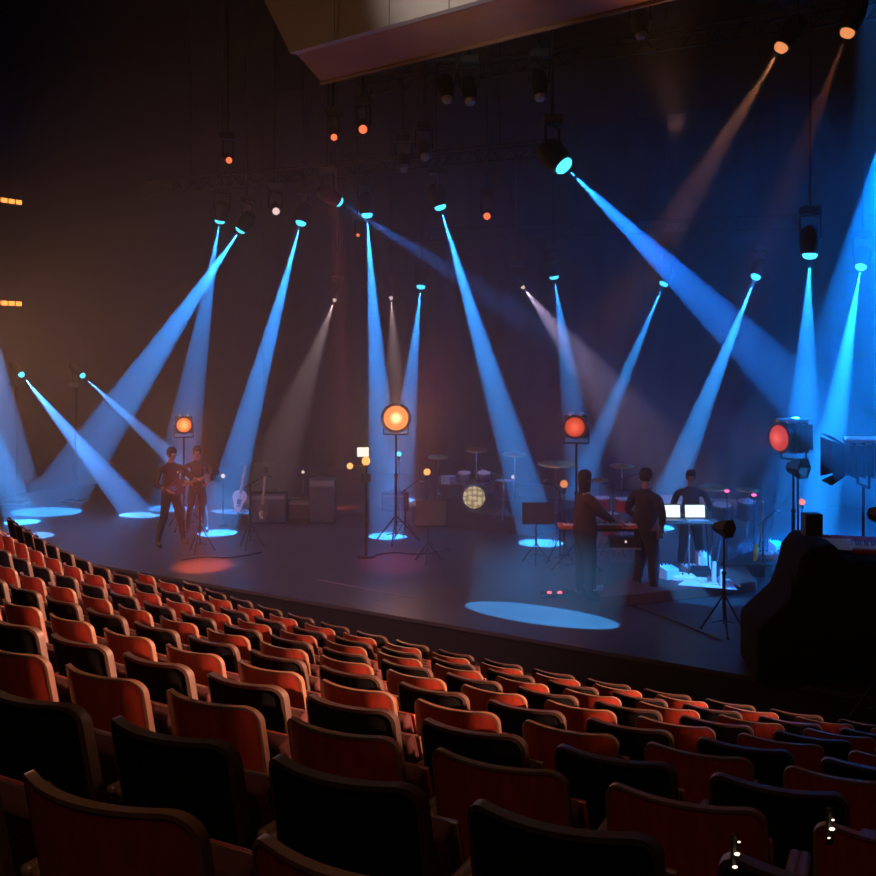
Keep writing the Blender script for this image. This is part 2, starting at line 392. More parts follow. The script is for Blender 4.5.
# ------------------------------------------------------------------ moving-head stage lights
def orient(o, d, roll=0):
    """points the object's -Z axis along d"""
    o.rotation_euler = Vector(d).to_track_quat('-Z', 'Y').to_euler()
def make_head(rl, g, bodymat=RIG):
    """head of the lamp along -Z: returns list of (name, bm, mat, sub) in head coordinates, lens at z=0"""
    bm = B(); lathe(bm, [(rl * 0.9, 0.0), (rl * 1.12, 0.0), (rl * 1.15, 0.05), (rl * 1.3, 0.12), (rl * 1.4, 0.24), (rl * 1.2, 0.36), (rl * .6, 0.42)], 24)
    return bm
def head_light(px, py, d, target, label, power=60, half=3.3, color=(0.03, 0.33, 1.0), rl=0.115, g=G_BLUE, blend=0.08,
               hang=True, name='moving_head_light', cat='stage light', group='moving head lights', radius=None, ls=1.0):
    L = at(px, py, d); D = (Vector(target) - L).normalized()
    C = L - D * 0.22                                             # pivot of the head
    t = thing(name, C, label, cat, group)
    hd_ = B(); lathe(hd_, [(rl * 0.9, 0.0), (rl * 1.12, 0.0), (rl * 1.15, 0.05), (rl * 1.3, 0.12), (rl * 1.4, 0.24), (rl * 1.2, 0.36), (rl * .6, 0.42)], 20)
    h = link('lamp_head', hd_, RIG, t); h.location = L - C; orient(h, D)
    lb = B(); lathe(lb, [(rl * 0.90, 0.002), (rl * 0.93, -0.03), (rl * .75, -0.06), (rl * .4, -0.075), (0.002, -0.08)], 20)
    ln = link('lens', lb, g, t); ln.location = L - C; ln.rotation_euler = h.rotation_euler
    s = 1 if hang else -1
    yk = B(); ax = Vector((1, 0, 0))
    side = D.cross(Vector((0, 0, 1)));  side = side.normalized() if side.length > 1e-3 else ax
    yw = rl * 1.65
    up_ = Vector((0, 0, s * (rl * 1.4 + 0.20)))
    path(yk, [side * yw, side * yw + up_, -side * yw + up_, -side * yw], 0.018, 6)
    link('yoke', yk, RIG, t)
    bs = B(); box(bs, up_ + Vector((0, 0, s * .07)), (0.26, 0.26, 0.12)); link('base', bs, BLACK, t, bevel=.01)
    if hang:
        hp = B(); tube(hp, up_ + Vector((0, 0, .12)), (0, 0, ZC - 0.03 - C.z), 0.02, seg=8); link('hanger_pipe', hp, RIG, t)
    else:
        hp = B(); tube(hp, up_ - Vector((0, 0, .12)), (0, 0, .01 - C.z), 0.035, seg=8); box(hp, (0, 0, .02 - C.z), (.5, .5, .03)); link('floor_pole', hp, RIG, t)
    if power:
        sp = spot(name + '_beam', L + D * 0.09, target, R_(half), power, color, radius if radius is not None else 0.0, blend)
    return t
BL = (0.025, 0.30, 1.0)
ZA = 2.75
def dz(py, z): return z * 1000 / (355 - py)
P0 = 140000
head_light(301, 222, 20.7, on(217, 533), 'moving head lamp throwing a blue beam down left to the floor spot behind the guitarist', P0, 3.52, BL)
head_light(367, 214, 19.6, on(388, 536), 'moving head lamp whose blue beam falls almost straight down at centre left', P0, 3.52, BL)
head_light(440, 206, 18.5, on(541, 543), 'moving head lamp at top centre with a long blue beam slanting right', P0 * 1.05, 3.68, BL)
head_light(241, 229, 20.8, on(48, 512), 'moving head lamp sending a wide blue beam far to the lower left', P0 * 1.1, 4.80, BL)
head_light(220, 220, 21.2, on(172, 508), 'moving head lamp at left whose faint blue beam drops behind the crossing beam', P0 * .55, 4.64, BL)
head_light(21, 374, 23.5, on(138, 515), 'low moving head lamp at far left edge with a blue beam slanting right', P0 * .5, 4.16, (.06, .3, 1), .075, hang=False)
head_light(82, 375, 23.8, at(215, 497, 22.5), 'low moving head lamp on a pole, second from the left edge', P0 * .24, 3.68, (.08, .33, 1), .07, hang=False)
head_light(-68, 280, 20.5, on(22, 522), 'moving head lamp beyond the left edge lighting the leftmost floor spot', P0 * 1.0, 3.84, BL)
head_light(-40, 205, 19.5, on(30, 536), 'second moving head lamp beyond the left edge, dim', P0 * .5, 3.84, (.1, .35, 1))
head_light(421, 286, 25.0, on(398, 500), 'small upstage moving head lamp with a blue beam between centre and drummer', P0 * .5, 4.48, BL)
head_light(554, 276, 22.6, on(588, 505), 'upstage moving head lamp right of centre with a faint downward blue beam', P0 * .30, 5.44, BL)
head_light(664, 283, 24.0, on(571, 505), 'upstage moving head lamp sending a blue beam down left behind the singer', P0 * .62, 3.36, BL)
head_light(756, 276, 22.0, on(655, 528), 'upstage moving head lamp with a blue beam slanting down left behind the laptops', P0 * .8, 3.52, BL)
head_light(810, 254, 14.9, on(797, 592), 'moving head lamp at right with a soft broad blue beam straight down', P0 * .42, 5.60, (.01, .25, 1))
head_light(861, 266, 19.6, on(812, 552), 'rightmost hanging moving head lamp with a bright narrow blue beam', P0 * 1.1, 4.16, (.01, .27, 1))
head_light(563, 165, 13.6, at(900, 492, 11.5), 'large near moving head lamp right of centre, beam sweeping down to the right', P0 * .38, 4.6, (.01, .2, 1), .14)
head_light(338, 201, 17.6, on(800, 490), 'moving head lamp left of centre aimed right with a thin faint blue beam', P0 * .14, 3.52, (.04, .25, 1), .10)
head_light(893, 95, 14.0, on(880, 560), 'large moving head lamp at the upper right edge with a broad deep blue beam', P0 * .36, 17.0, (.0, .2, 1), .115)
# front-of-house follow light that draws the large floor spot nearest the seats
fo = spot('front_of_house_spot', (1.0, -3.0, 10.0), on(541, 615), R_(3.1), 330000, (0.06, 0.42, 1.0), 0.02, 0.06); fo.scale = (1, .25, 1); fo.rotation_euler.rotate_axis('Z', R_(-15))
spot('right_lamp_top_spot', (5.7, 13.0, 11.6), (5.35, 12.5, 2.3), R_(3.2), 12000, BL, 0.0, 1.0)
spot('gear_spot', (6.0, 6.0, 9.5), on(700, 579, .16), R_(4.0), 42000, BL, 0.0, 0.3)  # unseen spot added to light the pedals on the right riser
# small white profile lamps
WH = (1.0, 0.72, 0.75)
SM = dict(rl=.05, g=G_WHITE, name='profile_spotlight', group='small white spotlights')
head_light(335, 299, 25.5, on(262, 500), 'small white spotlight left of centre with a faint greyish cone to the left', 3500, 7.5, WH, **SM)
head_light(391, 297, 25.5, on(402, 502), 'small white spotlight between two blue beams near centre', 2600, 7.0, WH, **SM)
head_light(522, 286, 23.0, on(690, 500), 'small white spotlight right of centre with a lilac cone widening right', 8000, 10.0, (.75, .6, 1.0), **SM)
# amber lamps high on the right
AM = dict(rl=.085, g=G_ORANGE, name='profile_spotlight', group='amber spotlights')
head_light(782, 46, 11.6, at(540, 440, 11.2), 'amber spotlight, left one of the pair high at the upper right', 1700, 4.6, (1, .35, .16), **AM)
head_light(848, 31, 11.2, at(690, 440, 11.0), 'amber spotlight, right one of the pair high at the upper right', 500, 4.6, (1, .3, .14), **AM)
# red par cans
def par_can(px, py, d, label, g, rl, look, power=0, col=(1, .15, .06), tgt=None, half=6):
    head_light(px, py, d, look, label, power, half, col, rl, g, 0.9, True, 'par_can', 'stage light', 'par cans')
par_can(229, 160, 17.0, 'small red par can alone at upper left', G_RED, .055, at(300, 400, 9))
par_can(334, 137, 16.0, 'small dim red par can, left of the pair at upper centre', G_RED, .055, at(360, 400, 9))
par_can(363, 129, 15.5, 'red par can, right of the pair at upper centre', G_RED, .07, at(360, 400, 8))
par_can(487, 216, 17.5, 'red par can right of the central blue lamp', G_RED, .065, at(450, 420, 8))
par_can(276, 211, 18.0, 'pinkish white par can beside the blue lamps at upper left', G_WHITE, .07, at(330, 500, 9))
par_can(358, 235, 20.0, 'tiny orange par can just below the central blue lamps', G_RED, .035, at(360, 420, 9))
# coloured floor pools from added spots; red and magenta ones hang out of view
spot('red_pool_light', (-3.2, 8.5, 9.5), on(203, 566), R_(2.4), 75000, (1.0, 0.13, 0.05), .12, .5)
spot('magenta_pool_light', (1.0, 5.0, 9.0), on(392, 563), R_(2.8), 30000, (1.0, 0.08, 0.22), .12, 1.0)
spot('rear_red_pool_light', at(334, 139, 15.8), on(346, 508), R_(1.9), 30000, (1.0, 0.12, 0.12), .12, 1.0)

# lighting trusses carrying nothing but dark lamps, seen faintly in the dark above
def truss(a, b, label):
    a = Vector(a); b = Vector(b); t = thing('lighting_truss', a, label, 'truss', 'lighting trusses'); L = b - a; d = L.normalized()
    sd = Vector((-d.y, d.x, 0)) * .15
    for off in (sd + Vector((0, 0, .13)), -sd + Vector((0, 0, .13)), Vector((0, 0, -.13))):
        bm = B(); tube(bm, off, L + off, .025, seg=8); link('chord', bm, RIG, t)
    bm = B(); n = int(L.length / .4)
    for i in range(n):
        p = d * (i * .4); q = d * (i * .4 + .2); r = d * (i * .4 + .4); low = Vector((0, 0, -.13)); hi = Vector((0, 0, .13))
        for s in (1, -1):
            tube(bm, p + sd * s + hi, q + low, .01, seg=5); tube(bm, q + low, r + sd * s + hi, .01, seg=5)
    link('lacing', bm, RIG, t)
    for f in (.12, .5, .88):
        bm = B(); tube(bm, L * f + Vector((0, 0, .13)), L * f + Vector((0, 0, ZC - a.z - .02)), .012, seg=6); link('suspension_cable', bm, RIG, t)
truss((-6.5, 22.6, 7.25), (2.2, 18.1, 7.25), 'horizontal truss above the row of blue lamps at left')
truss((-1.5, 19.2, 8.6), (8.5, 13.6, 8.6), 'horizontal truss high above centre stage')
truss((-1.5, 26.2, 6.6), (8.0, 21.0, 6.3), 'upstage truss above the smaller blue lamps')
def dark_can(px, py, d, look, label):
    head_light(px, py, d, look, label, 0, 5, BL, .085, mat('dim_glass', (.3, .3, .33), .1, coat=1), .9, True, 'par_can', 'stage light', 'unlit par cans')
for i, (x, y, dd) in enumerate(((404, 168, 17.5), (447, 98, 14.5), (470, 100, 14.5), (641, 34, 13.0), (540, 96, 14.0), (425, 156, 17.0))):
    dark_can(x, y, dd, at(x + 30, 500, 12), f'unlit par can in the dark rigging, {ordinal(i+1)} of the loose cluster above centre')

# amber LED strips on the left wall
def wall_hit(px):
    k = (px - 438) / 1000; P = hall(U0, 0); # x = k*y on the wall line P + t N
    tt = (k * P.y - P.x) / (N.x - k * N.y); return P + N * tt
for i, (py, lab) in enumerate(((203, 'upper amber light strip on the left wall'), (304, 'lower amber light strip on the left wall'))):
    e = wall_hit(18); e.z = EYE - (py - 355) / 1000 * e.y
    t = thing('light_strip', e, lab, 'light strip', 'amber strips on the left wall')
    dirn = -N
    hB = B(); rot = Matrix((U, N, Vector((0, 0, 1)))).transposed()
    box(hB, dirn * 1.6 + U * 0.05, (0.09, 3.2, .16), rot); link('housing', hB, BLACKM, t)
    for j in range(14):
        bm = B(); box(bm, dirn * (0.06 + j * .2) + U * 0.12, (0.03, .15, .11), rot); link('lamp_cell', bm, G_STRIP, t)

# ------------------------------------------------------------------ people
SKIN = mat('skin', (0.30, 0.16, 0.11), 0.6); HAIR = mat('dark_hair', (0.015, 0.011, 0.009), 0.7)
BLK_WEAR = mat('black_clothes', (0.012, 0.012, 0.014), 0.85); DKBLUE = mat('dark_trousers', (0.012, 0.014, 0.02), 0.85); SHIRT = mat('dark_brown_shirt', (0.045, 0.022, 0.018), 0.85)
SHOE = mat('black_shoes', (0.01, 0.01, 0.01), 0.4)
def skin_mesh(name, verts, edges, radii, root=0, lv=1):
    me = bpy.data.meshes.new(name); me.from_pydata([tuple(v) for v in verts], edges, []); me.update()
    o = bpy.data.objects.new(name, me); COL.objects.link(o)
    sk = o.modifiers.new('Skin', 'SKIN'); sk.use_smooth_shade = True
    for i, r in enumerate(radii):
        v = me.skin_vertices[0].data[i]; v.radius = r if isinstance(r, tuple) else (r, r); v.use_root = (i == root)
    sb = o.modifiers.new('Sub', 'SUBSURF'); sb.levels = lv; sb.render_levels = lv
    dg = bpy.context.evaluated_depsgraph_get(); dg.update()
    nm = bpy.data.meshes.new_from_object(o.evaluated_get(dg)); bpy.data.objects.remove(o)
    return nm
def person(loc, rz, label, H=1.75, hands=None, sit=False, lean=0.0, female=False, top=BLK_WEAR, legs=DKBLUE, head_tilt=0.0, spread=0.1, long_hair=False, bulk=1.0):
    """faces local -Y"""
    k = H / 1.75; V = []; E = []; Rd = []
    def add(p, r, par=None):
        if par is not None and (r[0] if isinstance(r, tuple) else r) > .036 and p[2] < 1.42: r = tuple(x * bulk for x in r) if isinstance(r, tuple) else r * bulk
        V.append(Vector(p) * k); Rd.append(tuple(x * k for x in r) if isinstance(r, tuple) else r * k)
        if par is not None: E.append((par, len(V) - 1))
        return len(V) - 1
    sw = (0.18 if female else 0.20) * (.5 + .5 * bulk)
    hz = 0.94 if not sit else 0.50
    def sp(z, f):  # spine point with forward lean
        return (0, -lean * (z), hz + z)
    pel = add((0, 0, hz), (.14, .10)); wa = add(sp(.18, 0), (.12 if female else .13, .09), pel); ch = add(sp(.38, 0), (.155, .105), wa)
    nb = add(sp(.53, 0), (.07, .065), ch); nk = add(sp(.60, 0), .052, nb)
    hc = (0, -lean * .68 - 0.02 - head_tilt * .05, hz + .69 - abs(head_tilt) * .03)
    h1 = add((0, hc[1] + .01, hc[2] - .02), (.062, .07), nk); h2 = add((0, hc[1], hc[2] + .03), (.073, .088), h1); h3 = add((0, hc[1], hc[2] + .09), (.055, .065), h2)
    knees = []
    for s in (-1, 1):
        hp = add((s * .09, 0, hz - .06), (.085, .09), pel)
        if sit: kn = add((s * .14, -.42, hz - .02), .062, hp); an = add((s * .14, -.45, .09), .042, kn); 
        else: kn = add((s * (.09 + spread * .4), -.03, .50), .062, hp); md = add((s * (.09 + spread * .7), .0, .34), .058, kn); an = add((s * (.09 + spread), .02, .09), .04, md)
        ay = V[an].y / k; axx = V[an].x / k
        he = add((axx, ay - .05, .045), (.04, .035), an); add((axx + s * .02, ay - .17, .03), (.042, .025), he)
    hands = hands or [(-.28, -.05, .80), (.28, -.05, .80)]
    hand_pts = []
    for s, hp in zip((-1, 1), hands):
        c0 = V[ch] / k
        cl = add((s * .10, c0.y, c0.z + .085), (.065, .06), ch); sh = add((s * sw, c0.y, c0.z + .075), .055, cl)
        S = V[sh] / k; Hh = Vector(hp); D = Hh - S; L = D.length; a = .29; b = .26
        L = min(L, a + b - .01); Hh = S + D.normalized() * L
        cosA = (a * a + L * L - b * b) / (2 * a * L); el = D.normalized() * (a * cosA)
        out = Vector((s * .7, .25, -.8)); out = (out - D.normalized() * out.dot(D.normalized())).normalized()
        Ep = S + el + out * (a * math.sqrt(max(0, 1 - cosA * cosA)))
        e = add(Ep, .042, sh); wv = add(Hh, .026, e)
        fd = (Hh - Ep).normalized(); hn_ = fd.cross(Vector((0, 0, 1))); hn_ = hn_.normalized() if hn_.length > .01 else Vector((1, 0, 0))
        pm = add(Hh + fd * .05, (.036, .02), wv)
        for j, (o_, ln_) in enumerate(((-.028, .062), (-.010, .072), (.010, .068), (.028, .052))):
            f1 = add(Hh + fd * .095 + hn_ * o_, .010, pm); f2 = add(Hh + fd * (.095 + ln_ * .5) + hn_ * o_ + Vector((0, 0, -.006)), .009, f1)
            add(Hh + fd * (.095 + ln_ * .85) + hn_ * o_ + Vector((0, 0, -.028)), .008, f2)
        tb = add(Hh + fd * .045 - hn_ * s * .040, .011, wv); add(Hh + fd * .085 - hn_ * s * .058 + Vector((0, 0, -.012)), .009, tb)
        hand_pts.append(Hh * k)
    me = skin_mesh('body', V, E, Rd)
    for m in (SKIN, top, legs, SHOE): me.materials.append(m)
    nz = (V[nb].z + .015)
    wr = [hp for hp in hand_pts]
    for p in me.polygons:
        c = p.center; i = 1
        if c.z > nz: i = 0
        elif min((c - w_).length for w_ in wr) < .13 * k: i = 0
        elif c.z < .075 * k: i = 3
        elif c.z < (hz + .02) * k and abs(c.x) < .26 * k: i = 2
        p.material_index = i
    for p in me.polygons: p.use_smooth = True
    t = thing('person', loc, label, 'person', None, rz)
    bo = bpy.data.objects.new('body', me); COL.objects.link(bo); bo.parent = t
    hcv = Vector((0, hc[1], hc[2] + .03)) * k
    bm = B(); lathe(bm, [(.001, .112), (.05, .105), (.085, .075), (.1, .03), (.098, -.02), (.085, -.06 if not long_hair else -.2), (.06, -.08 if not long_hair else -.3)], 16,
          Matrix.Translation(hcv + Vector((0, .022, .03)) * k) @ Matrix.Diagonal((.92 * k, 1.0 * k, k, 1)))
    for v in list(bm.verts):
        if v.co.y < hcv.y - .05 * k and v.co.z < hcv.z + .05 * k: v.co.y = hcv.y - .035 * k
    link('hair', bm, HAIR, t, smooth=True)
    bm = B(); ball(bm, hcv + Vector((0, -.098, -.012)) * k, .014 * k, (1, 1.2, 1.5), 8); 
    for s in (-1, 1): ball(bm, hcv + Vector((s * .078, .005, -.01)) * k, .022 * k, (.4, .9, 1.4), 8)
    link('face_feature', bm, SKIN, t, smooth=True)
    for s in (-1, 1):
        bm = B(); ball(bm, hcv + Vector((s * .03, -.083, .012)) * k, .011 * k, (1.3, .6, .8), 8); link('eye', bm, mat('eye_white', (.6, .6, .6), .2), t, smooth=True)
    bm = B(); ball(bm, hcv + Vector((0, -.083, -.048)) * k, .018 * k, (1.3, .4, .35), 8); link('mouth', bm, mat('lips', (.3, .07, .06), .5), t, smooth=True)
    return t

def guitar(loc, rot, label, bodymat, grp='guitars'):
    t = thing('electric_guitar', loc, label, 'guitar', grp); t.rotation_euler = rot
    pts = []
    for i in range(28):
        a = 2 * PI * i / 28; r = .16 + .035 * math.cos(2 * a) + .02 * math.cos(a) - .02 * math.cos(3 * a)
        pts.append((r * 1.15 * math.cos(a), r * math.sin(a)))
    bm = B(); prism(bm, pts, -.022, .022); link('guitar_body', bm, bodymat, t, bevel=.006)
    bm = B(); box(bm, (.45, 0, .028), (.58, .05, .02)); link('neck', bm, mat('maple', (.45, .25, .1), .4), t, bevel=.004)
    bm = B(); prism(bm, [(.74, -.028), (.80, -.045), (.93, -.035), (.93, .03), (.80, .04), (.74, .028)], .01, .026); link('headstock', bm, BLACK, t)
    bm = B(); box(bm, (-.02, 0, .027), (.10, .08, .012)); box(bm, (-.10, 0, .03), (.02, .09, .018)); link('pickup', bm, CHROME, t)
    bm = B()
    for j in range(6): tube(bm, (-.10, -.02 + j * .008, .043), (.76, -.018 + j * .0072, .043), .0009, seg=4)
    link('guitar_strings', bm, CHROME, t)
    for s in (-1, 1):
        for j in range(3):
            bm = B(); tube(bm, (.80 + j * .045, s * .03, .018), (.80 + j * .045, s * .062, .018), .006, seg=6); link('tuning_peg', bm, CHROME, t)
    return t

def face_to(p, q=(0, 0, 0)):  # rz so that local -Y points from p to q
    d = Vector(q) - Vector(p); return math.atan2(d.y, d.x) + PI / 2
pg = on(171, 545)
person(pg, face_to(pg, (6, 6, 0)), 'standing guitarist in dark clothes at left, holding a guitar', 1.78, [(-.16, -.22, 1.02), (.36, -.30, 1.18)], top=SHIRT, spread=.16, head_tilt=.6, bulk=1.2)
gr_rz = face_to(pg, (6, 6, 0))
gp = pg + Matrix.Rotation(gr_rz, 3, 'Z') @ Vector((-.04, -.20, 1.07))
guitar(gp, (PI / 2 - .1, R_(-14), gr_rz), 'dark electric guitar held by the standing guitarist', mat('guitar_brown', (.10, .03, .015), .25, coat=.8))
pb = on(197, 532)
person(pb, face_to(pb, (-2, 10, 0)), 'dim figure in black standing just behind the guitarist', 1.66, [(-.16, -.28, 1.05), (.18, -.28, 1.05)], bulk=1.15)
ps = on(585, 598)
person(ps, face_to(ps, (9, 16, 0)), 'person in dark clothes standing at the keyboard left of the laptops', 1.80, [(-.2, -.42, 1.08), (.2, -.42, 1.08)], top=SHIRT, long_hair=True, female=True, bulk=1.6)
pm_ = on(646, 594)
person(pm_, face_to(pm_, (9, 18, 0)), 'person in black standing with back turned beside the laptop table', 1.80, [(-.26, -.05, .95), (.22, -.12, 1.0)], bulk=1.45)
pk = on(691, 571) + Vector((0, 0, 0))
person(pk, face_to(pk, (2, 4, 0)), 'dark figure standing behind the two laptops', 1.60, [(-.2, -.3, 1.06), (.2, -.3, 1.06)], bulk=1.35)

# ------------------------------------------------------------------ stands, lamps and instruments
def tripod(bm, z, R=.38, r=.012, h=.45):
    pass
def make_stand(t, top, R=.35, r=.016, name='stand_leg', legs=3, phase_=0.4, m=BLACKM):
    bm = B(); tube(bm, (0, 0, .12), (0, 0, top), r, seg=8); tube(bm, (0, 0, .3), (0, 0, top * .62), r * 1.5, seg=8); ball(bm, (0, 0, top * .62), r * 2.3, seg=8); link('pole', bm, m, t)
    for j in range(legs):
        a = phase_ + 2 * PI * j / legs; e = Vector((math.cos(a) * R, math.sin(a) * R, .015))
        bm = B(); tube(bm, (0, 0, min(.5, top * .4)), e, r * .8, seg=6); tube(bm, (0, 0, .16), e * .5 + Vector((0, 0, .10)), r * .5, seg=5); ball(bm, e, r * 1.3, seg=6); link(name, bm, m, t)
def round_base(t, top, R=.14, r=.011):
    bm = B(); tube(bm, (0, 0, .02), (0, 0, top), r, seg=8); tube(bm, (0, 0, .02), (0, 0, top * .55), r * 1.6, seg=8); link('pole', bm, BLACKM, t)
    bm = B(); lathe(bm, [(R, 0), (R, .012), (R * .85, .025), (.02, .035)], 24); link('base', bm, BLACKM, t)

def fresnel(px, py, d, look, label, scale=1.0, g=None, lensr=.13, length=.42, foot=None, doors=True, power=0, col=(1, .4, .12), topz=None, lens_on=True):
    """vintage theatre lamp on a tripod stand; lens centre at the pixel"""
    L = at(px, py, d); D = (Vector(look) - L); D.z *= 1; D.normalize()
    C = L - D * length * .55 * scale
    t = thing('theatre_lamp', (C.x, C.y, 0), label, 'theatre lamp', 'vintage theatre lamps on stands')
    s = scale; base = Vector((C.x, C.y, 0))
    h = thing_sub = None
    hb = B()
    # square ribbed housing with rounded top, along -Z
    for (x0, z0_) in ((0, .10), (0, .20), (0, .30)):
        box(hb, (0, 0, z0_ * s), (.40 * s, .40 * s, .012))
    lathe(hb, [(lensr * 1.02 * s, -.02), (lensr * 1.25 * s, -.02), (lensr * 1.25 * s, .06 * s)], 28)
    box(hb, (0, 0, (length / 2 + .02) * s), (.34 * s, .34 * s, (length - .06) * s))
    hbo = link('lamp_housing', hb, mat('dark_enamel', (.035, .04, .045), .35, .3), t, bevel=.02 * s); hbo.location = L - base; q = D.to_track_quat('-Z', 'Y'); hbo.rotation_euler = q.to_euler()
    for off in (-.09, .09):
        rb = B(); tube(rb, (off * s, .22 * s, .04 * s), (off * s, .22 * s, (length - .02) * s), .032 * s, seg=10)
        ro = link('vent_pipe', rb, mat('light_enamel', (.62, .66, .68), .3, .2), t); ro.location = hbo.location; ro.rotation_euler = hbo.rotation_euler
    lb = B(); lathe(lb, [(lensr * s, -.022), (lensr * .8 * s, -.045 * s), (lensr * .4 * s, -.062 * s), (.002, -.066 * s)], 28)
    lo = link('lens', lb, g or mat('dark_lens', (.05, .05, .06), .1, coat=1), t, smooth=True); lo.location = hbo.location; lo.rotation_euler = hbo.rotation_euler
    if doors:
        for (ax, sg) in (('x', 1), ('x', -1), ('y', 1), ('y', -1)):
            db = B(); w0 = .17 * s; w1 = .23 * s; dep = .17 * s; fl = .10 * s
            pts = [(-w0, w0 + .01, -.02), (w0, w0 + .01, -.02), (w1, w0 + fl, -dep), (-w1, w0 + fl, -dep)]
            Rz = Matrix.Rotation({('x', 1): -PI / 2, ('x', -1): PI / 2, ('y', 1): 0, ('y', -1): PI}[ax, sg], 3, 'Z')
            f = [db.verts.new(Rz @ Vector(p)) for p in pts]; g2 = [db.verts.new(Rz @ (Vector(p) + Vector((0, .008, 0)))) for p in pts]
            db.faces.new(f); db.faces.new(g2)
            for k_ in range(4): db.faces.new((f[k_], f[(k_ + 1) % 4], g2[(k_ + 1) % 4], g2[k_]))
            do = link('barn_door', db, BLACK, t); do.location = hbo.location; do.rotation_euler = hbo.rotation_euler
    yk = B(); side = D.cross(Vector((0, 0, 1))).normalized(); cc = Vector((0, 0, C.z)) ; yw = .22 * s; dn = Vector((0, 0, -.30 * s))
    path(yk, [cc + side * yw, cc + side * yw + dn, cc - side * yw + dn, cc - side * yw], .014 * s, 6); link('yoke', yk, BLACKM, t)
    make_stand(t, C.z - .30 * s, .45, .018)
    if power: pl = spot('theatre_lamp_glow', L + D * .12, L + D * 3, R_(60), power, col, lensr * s, 1.0)
    return t
def lens_glow(name, c0, c1, s0, s1):
    m = bpy.data.materials.new(name); m.use_nodes = True; nt = m.node_tree; nt.nodes.clear()
    tc = nt.nodes.new('ShaderNodeTexCoord'); ln = nt.nodes.new('ShaderNodeVectorMath'); ln.operation = 'LENGTH'
    mp = nt.nodes.new('ShaderNodeMapping'); mp.inputs['Scale'].default_value = (7.5, 7.5, 0)
    mp.inputs['Location'].default_value = (0.0, 0.0, 0)
    nt.links.new(tc.outputs['Object'], mp.inputs['Vector']); nt.links.new(mp.outputs['Vector'], ln.inputs[0])
    r = nt.nodes.new('ShaderNodeValToRGB'); r.color_ramp.elements[0].color = (*[c * s0 for c in c0], 1); r.color_ramp.elements[1].color = (*[c * s1 for c in c1], 1)
    nt.links.new(ln.outputs['Value'], r.inputs['Fac'])
    e = nt.nodes.new('ShaderNodeEmission'); e.inputs[1].default_value = 1; nt.links.new(r.outputs['Color'], e.inputs[0])
    o = nt.nodes.new('ShaderNodeOutputMaterial'); nt.links.new(e.outputs[0], o.inputs[0]); return m
LG_BRIGHT = lens_glow('bright_warm_lens', (1.0, .62, .30), (1.0, .22, .06), 2.6, 1.6)
LG_ORANGE = lens_glow('orange_warm_lens', (1.0, .42, .14), (1.0, .16, .04), 1.8, 1.0)
LG_RED = lens_glow('red_warm_lens', (1.0, .16, .08), (.9, .07, .03), 1.1, .7)
fresnel(184, 425, 20.0, (0, 2, 2.6), 'theatre lamp glowing orange above the guitarist at left', .85, LG_ORANGE, .17, doors=False, power=30)
fresnel(396, 418, 18.5, (0, 2, 2.8), 'theatre lamp with the brightest round warm lens at centre left', 1.05, LG_BRIGHT, .215, doors=False, power=60, col=(1, .5, .2))
fresnel(575, 427, 15.8, (-1.0, 3, 2.6), 'theatre lamp with a reddish orange lens right of centre', .90, LG_RED, .17, doors=False, power=15, col=(1, .2, .1))
fresnel(780, 438, 14.5, (-7.0, 9.0, 2.0), 'theatre lamp with orange lens turned left, blue light on its top', 1.1, LG_RED, .17, doors=False, power=8, col=(1, .2, .1))
fresnel(842, 459, 12.4, (-4.2, 13.6, 2.2), 'large unlit theatre lamp at the right edge, seen from its side', 1.09, None, .15)

# lamp stand with a white card and bulbs, at centre left
p = on(366, 557); t = thing('lamp_stand', p, 'round-based pole with glowing bulbs and a small white card on top', 'lamp stand')
dS = p.y; round_base(t, 1.62, .17, .014)
def rel(px, py): return at(px, py, dS) - p
bm = B(); box(bm, rel(363, 452), (.20, .02, .16)); link('white_card', bm, glow('emissive_card', (1.0, .86, .75), 1.3), t)  # card is no lamp; its lit look is put in as emission
bm = B(); path(bm, [rel(350, 466), rel(366, 466), rel(366, 478)], .010, 6); link('cross_arm', bm, mat('brass', (.7, .45, .12), .3, .8), t)
for (bx, by, br) in ((350, 466, .055), (366, 461, .075)):
    bm = B(); ball(bm, rel(bx, by), br, seg=12); link('glowing_bulb', bm, G_WARM, t, smooth=True)
bm = B(); box(bm, rel(366, 478), (.16, .10, .12)); link('control_box', bm, BLACK, t)

# music stands
def music_stand(pf, pc, wpx, hpx, label, tilt=-.25):
    p = on(*pf); d = p.y; t = thing('music_stand', p, label, 'music stand', 'music stands'); c = at(pc[0], pc[1], d) - p
    wd = wpx / 1000 * d; ht = hpx / 1000 * d
    R = Matrix.Rotation(tilt, 3, 'X')
    bm = B(); box(bm, c, (wd, .012, ht), R); link('desk', bm, BLACK, t, bevel=.01)
    bm = B(); box(bm, c + Vector((0, -.03, -ht / 2)), (wd, .06, .012)); link('lip', bm, BLACK, t)
    make_stand(t, c.z, .26, .011)
music_stand((428, 562), (431, 513), 30, 26, 'black music stand at centre beside the round-based lamp pole', -.5)
music_stand((536, 563), (538, 513), 32, 21, 'black music stand in front of the blue floor spot right of centre')

